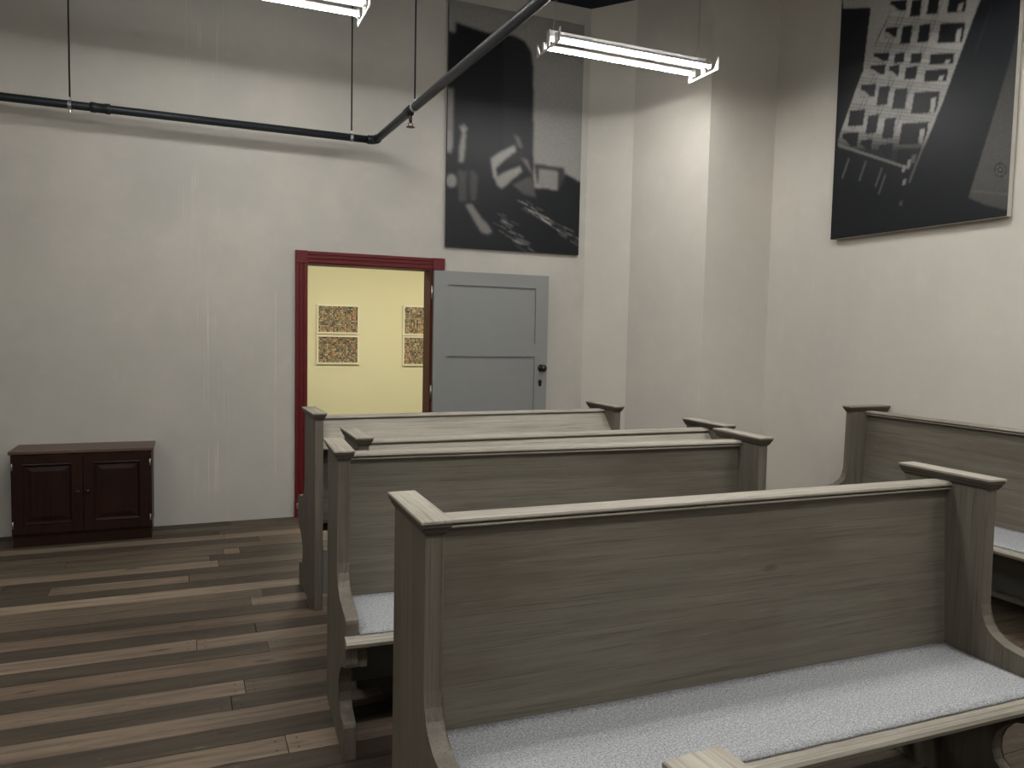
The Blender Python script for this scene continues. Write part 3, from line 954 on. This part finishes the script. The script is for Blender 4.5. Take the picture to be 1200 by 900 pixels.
def paint_right(PX, PY):
    Q = lambda p: c2(p, 880, 0, 3.75)
    g = np.full(PX.shape, 0.014)
    g = np.where(inpoly(PX, PY, Q([(380, -600), (1300, -600), (1300, -40), (1010, -20), (640, 0), (560, 160), (490, 335), (527, 33), (405, 38), (395, -600)])), 0.30, g)
    fac = inpoly(PX, PY, Q([(870, -600), (640, 0), (480, 340), (380, 620), (385, 650), (700, 745), (690, 810), (705, 790), (850, 430), (1010, -10), (1200, -600)]))
    fade = np.clip((640 / 3.75 - PY) / 30 + 0.25, 0.06, 1)
    g = np.where(fac, np.maximum(0.34 * fade, 0.02), g)
    # storey lines on the facade
    xs, ys = (PX - 880) * 3.75, PY * 3.75
    band = np.zeros(PX.shape, bool)
    for yc in (-70, 95, 215, 285, 375, 495, 620):
        yy = ys - 0.10 * (xs - 600)
        d = yy - yc
        for off in (-22, -8, 8, 22):
            band |= np.abs(d - off) < 3.0
    g = np.where(fac & band, g * 0.55, g)
    for p0, p1 in (((775, -40), (520, 600)), ((850, -40), (600, 640)), ((700, -20), (450, 560))):
        d = seg_dist(PX, PY, *Q([p0, p1]))
        g = np.where(fac & (np.abs(d - 2.0) < .7), g * 0.6, g)
    wins = [(612, 8, 682, 42), (702, 5, 748, 66), (776, -5, 826, 56), (866, -5, 946, 48),
            (590, 128, 640, 160), (660, 120, 706, 186), (735, 114, 786, 180), (824, 108, 938, 182),
            (540, 240, 604, 264), (632, 240, 672, 270), (704, 240, 748, 272), (788, 242, 890, 276),
            (525, 292, 588, 322), (606, 294, 650, 334), (678, 300, 728, 342), (764, 312, 862, 352),
            (482, 378, 546, 420), (556, 386, 606, 456), (624, 396, 686, 472), (708, 410, 826, 492),
            (430, 490, 498, 548), (508, 512, 558, 580), (580, 526, 632, 602), (654, 546, 776, 628),
            (400, 590, 470, 640), (480, 620, 530, 664), (560, 640, 620, 690), (640, 660, 740, 716)]
    for x0, y0, x1, y1 in wins:
        x0, y0, x1, y1 = x0 - 5, y0 - 4, x1 + 5, y1 + 4
        k = 0.34 * (y1 - y0)
        g = np.where(inpoly(PX, PY, Q([(x0 + k * .5, y0), (x1, y0 - 6), (x1 - k * .5, y1), (x0, y1 + 4)])), 0.010, g)
        if x1 - x0 > 80:   # pale blinds in the wide windows
            g = np.where(inpoly(PX, PY, Q([(x1 - 38, y0 + 26), (x1 - 16, y0 + 20), (x1 - 26, y1 - 2), (x1 - 46, y1 - 2)])), 0.34 * np.clip(fade + .2, 0, 1), g)
        elif x0 < 620 and x1 - x0 > 45 and y1 - y0 < 60:
            g = np.where(inpoly(PX, PY, Q([(x0 - 2, y0 + (y1 - y0) * .35), (x0 + 20, y0 + (y1 - y0) * .5), (x0 + 46, y1), (x0 - 4, y1 + 2)])), 0.30 * fade, g)
    # bright edge and lower remains of the facade
    d = seg_dist(PX, PY, *Q([(1008, -10), (696, 800)]))
    g = np.where(d < 1.1, 0.30 * np.clip(fade + .25, 0, 1), g)
    g = np.where(seg_dist(PX, PY, *Q([(386, 638), (690, 738)])) < 1.5, 0.16, g)
    for a in ((430, 700), (505, 710), (575, 740), (590, 770)):
        g = np.where(seg_dist(PX, PY, *Q([a, (a[0] - 28, a[1] + 80)])) < 1.0, 0.09, g)
    for q in ((690, 705, 30), (668, 730, 26), (670, 790, 22), (655, 885, 18)):
        g = np.where(inpoly(PX, PY, Q([(q[0], q[1]), (q[0] + 14, q[1] - 6), (q[0] + 8, q[1] + q[2]), (q[0] - 6, q[1] + q[2])])), 0.22 if q[1] < 800 else .08, g)
    # grey slab on the right with a bolt
    slab = inpoly(PX, PY, Q([(1178, 110), (1145, 240), (1060, 530), (955, 868), (1030, 900), (1125, 925), (1200, 935), (1260, 100)]))
    g = np.where(slab, 0.040 + 0.035 * np.clip((ys - 250) / 400, 0, 1) * np.clip((1080 - ys) / 300, 0, 1), g)
    g = np.where(slab & (seg_dist(PX, PY, *Q([(968, 838), (1130, 855)])) < .8), 0.10, g)
    bx, by = 880 + 1096 / 3.75, 747 / 3.75
    rr = np.hypot(PX - bx, (PY - by) * .85)
    g = np.where(slab & (rr < 7), 0.02, g)
    g = np.where(slab & (np.abs(rr - 4.6) < .9), 0.11, g)
    g = np.where(slab & (rr < 1.6), 0.14, g)
    d = seg_dist(PX, PY, *Q([(1062, 20), (985, 230)]))
    g = np.where((d < 1.0) & ~fac & ~slab, 0.024, g)
    g = blur(g, 1)
    return g * (1 + 0.07 * rng.standard_normal(g.shape))


ZT = 4.052
pl = tag(empty('photo_panel', (2.49, 5.970, 2.123)), 'tall black-and-white photo panel of a blurred tumbling figure above the door', 'picture', 'large wall photographs')
x0, x1, yf = 1.892, 3.091, 5.970
bm = nb(x0, x1, yf + .001, 5.992, 2.1235, ZT)
bmesh.ops.translate(bm, verts=bm.verts, vec=(-2.49, -5.970, -2.123))
obj('backing_board', bm, M_BACK, pl)
bm = nb(x0 + .1, x1 - .1, 5.9915, 6.0, 2.4, 2.44)
box(bm, x0 + .1, x1 - .1, 5.9915, 6.0, 3.7, 3.74)
bmesh.ops.translate(bm, verts=bm.verts, vec=(-2.49, -5.970, -2.123))
obj('hanging_batten', bm, M_BACK, pl)
print_mesh('photo_print', [(x0, yf, ZT), (x1, yf, ZT), (x1, yf, 2.1235), (x0, yf, 2.1235)], 170, 280, paint_left, pl)

pr = tag(empty('photo_panel', (4.168, 3.57, 2.145)), 'tall black-and-white photo panel of a tilted grid facade on the right wall', 'picture', 'large wall photographs')
ya, yb, xf, zb = 4.203, 2.928, 4.168, 2.145
bm = nb(xf + .001, 4.200, yb, ya, zb, ZT + .02)
bmesh.ops.translate(bm, verts=bm.verts, vec=(-4.168, -3.57, -2.145))
obj('backing_board', bm, M_EDGE, pr)
bm = nb(4.1995, 4.22, yb + .1, ya - .1, 2.45, 2.49)
box(bm, 4.1995, 4.22, yb + .1, ya - .1, 3.7, 3.74)
bmesh.ops.translate(bm, verts=bm.verts, vec=(-4.168, -3.57, -2.145))
obj('hanging_batten', bm, M_BACK, pr)
print_mesh('photo_print', [(xf, ya, ZT + .02), (xf, yb, ZT + .02), (xf, yb, zb), (xf, ya, zb)], 230, 330, paint_right, pr)

# framed mosaics of tiny pictures in the room beyond
labs = ['framed mosaic of tiny pictures, upper left one seen through the doorway', 'framed mosaic of tiny pictures, lower left one seen through the doorway',
        'framed mosaic of tiny pictures, upper one beside the right door jamb', 'framed mosaic of tiny pictures, lower one beside the right door jamb']
for i, (fx0, fz1) in enumerate(((1.471, 1.752), (1.471, 1.362), (2.589, 1.772), (2.589, 1.368))):
    fw, fh = .54, (.372 if i < 2 else .395)
    fr = tag(empty('framed_picture', (fx0, 9.975, fz1 - fh)), labs[i], 'picture', 'framed mosaics in the yellow room')
    bm = bmesh.new()
    t = .022
    for q in ((0, fw, 0, t), (0, fw, fh - t, fh), (0, t, t, fh - t), (fw - t, fw, t, fh - t)):
        box(bm, q[0], q[1], 0, .025, q[2], q[3])
    obj('picture_frame', bm, M_FRAME, fr)
    gx, gz = 24, 15
    sub = 4
    rs = np.random.default_rng(40 + i)
    pal = np.array([(.30, .22, .12), (.22, .17, .10), (.36, .29, .17), (.10, .085, .06), (.42, .35, .22), (.26, .11, .06), (.14, .15, .10), (.05, .045, .04), (.20, .18, .15), (.45, .24, .13)])
    cells = pal[rs.integers(0, len(pal), (gz, gx))] * rs.uniform(.9, 1.7, (gz, gx, 1))

    def mosaic(PX, PY, cells=cells):
        H, W = PX.shape
        out = np.zeros((H, W, 3))
        for a in range(H):
            for b_ in range(W):
                ca, cb = min(a // sub, gz - 1), min(b_ // sub, gx - 1)
                edge = (a % sub == 0) or (b_ % sub == 0)
                mid = (a % sub == 2) and (b_ % sub == 2)
                out[a, b_] = (0.15, 0.13, 0.09) if edge else cells[ca, cb] * (1.25 if mid else 1)
        return out
    print_mesh('mosaic_print', [(fx0 + t, 9.990, fz1 - t), (fx0 + fw - t, 9.990, fz1 - t), (fx0 + fw - t, 9.990, fz1 - fh + t), (fx0 + t, 9.990, fz1 - fh + t)], gx * sub, gz * sub, mosaic, fr)
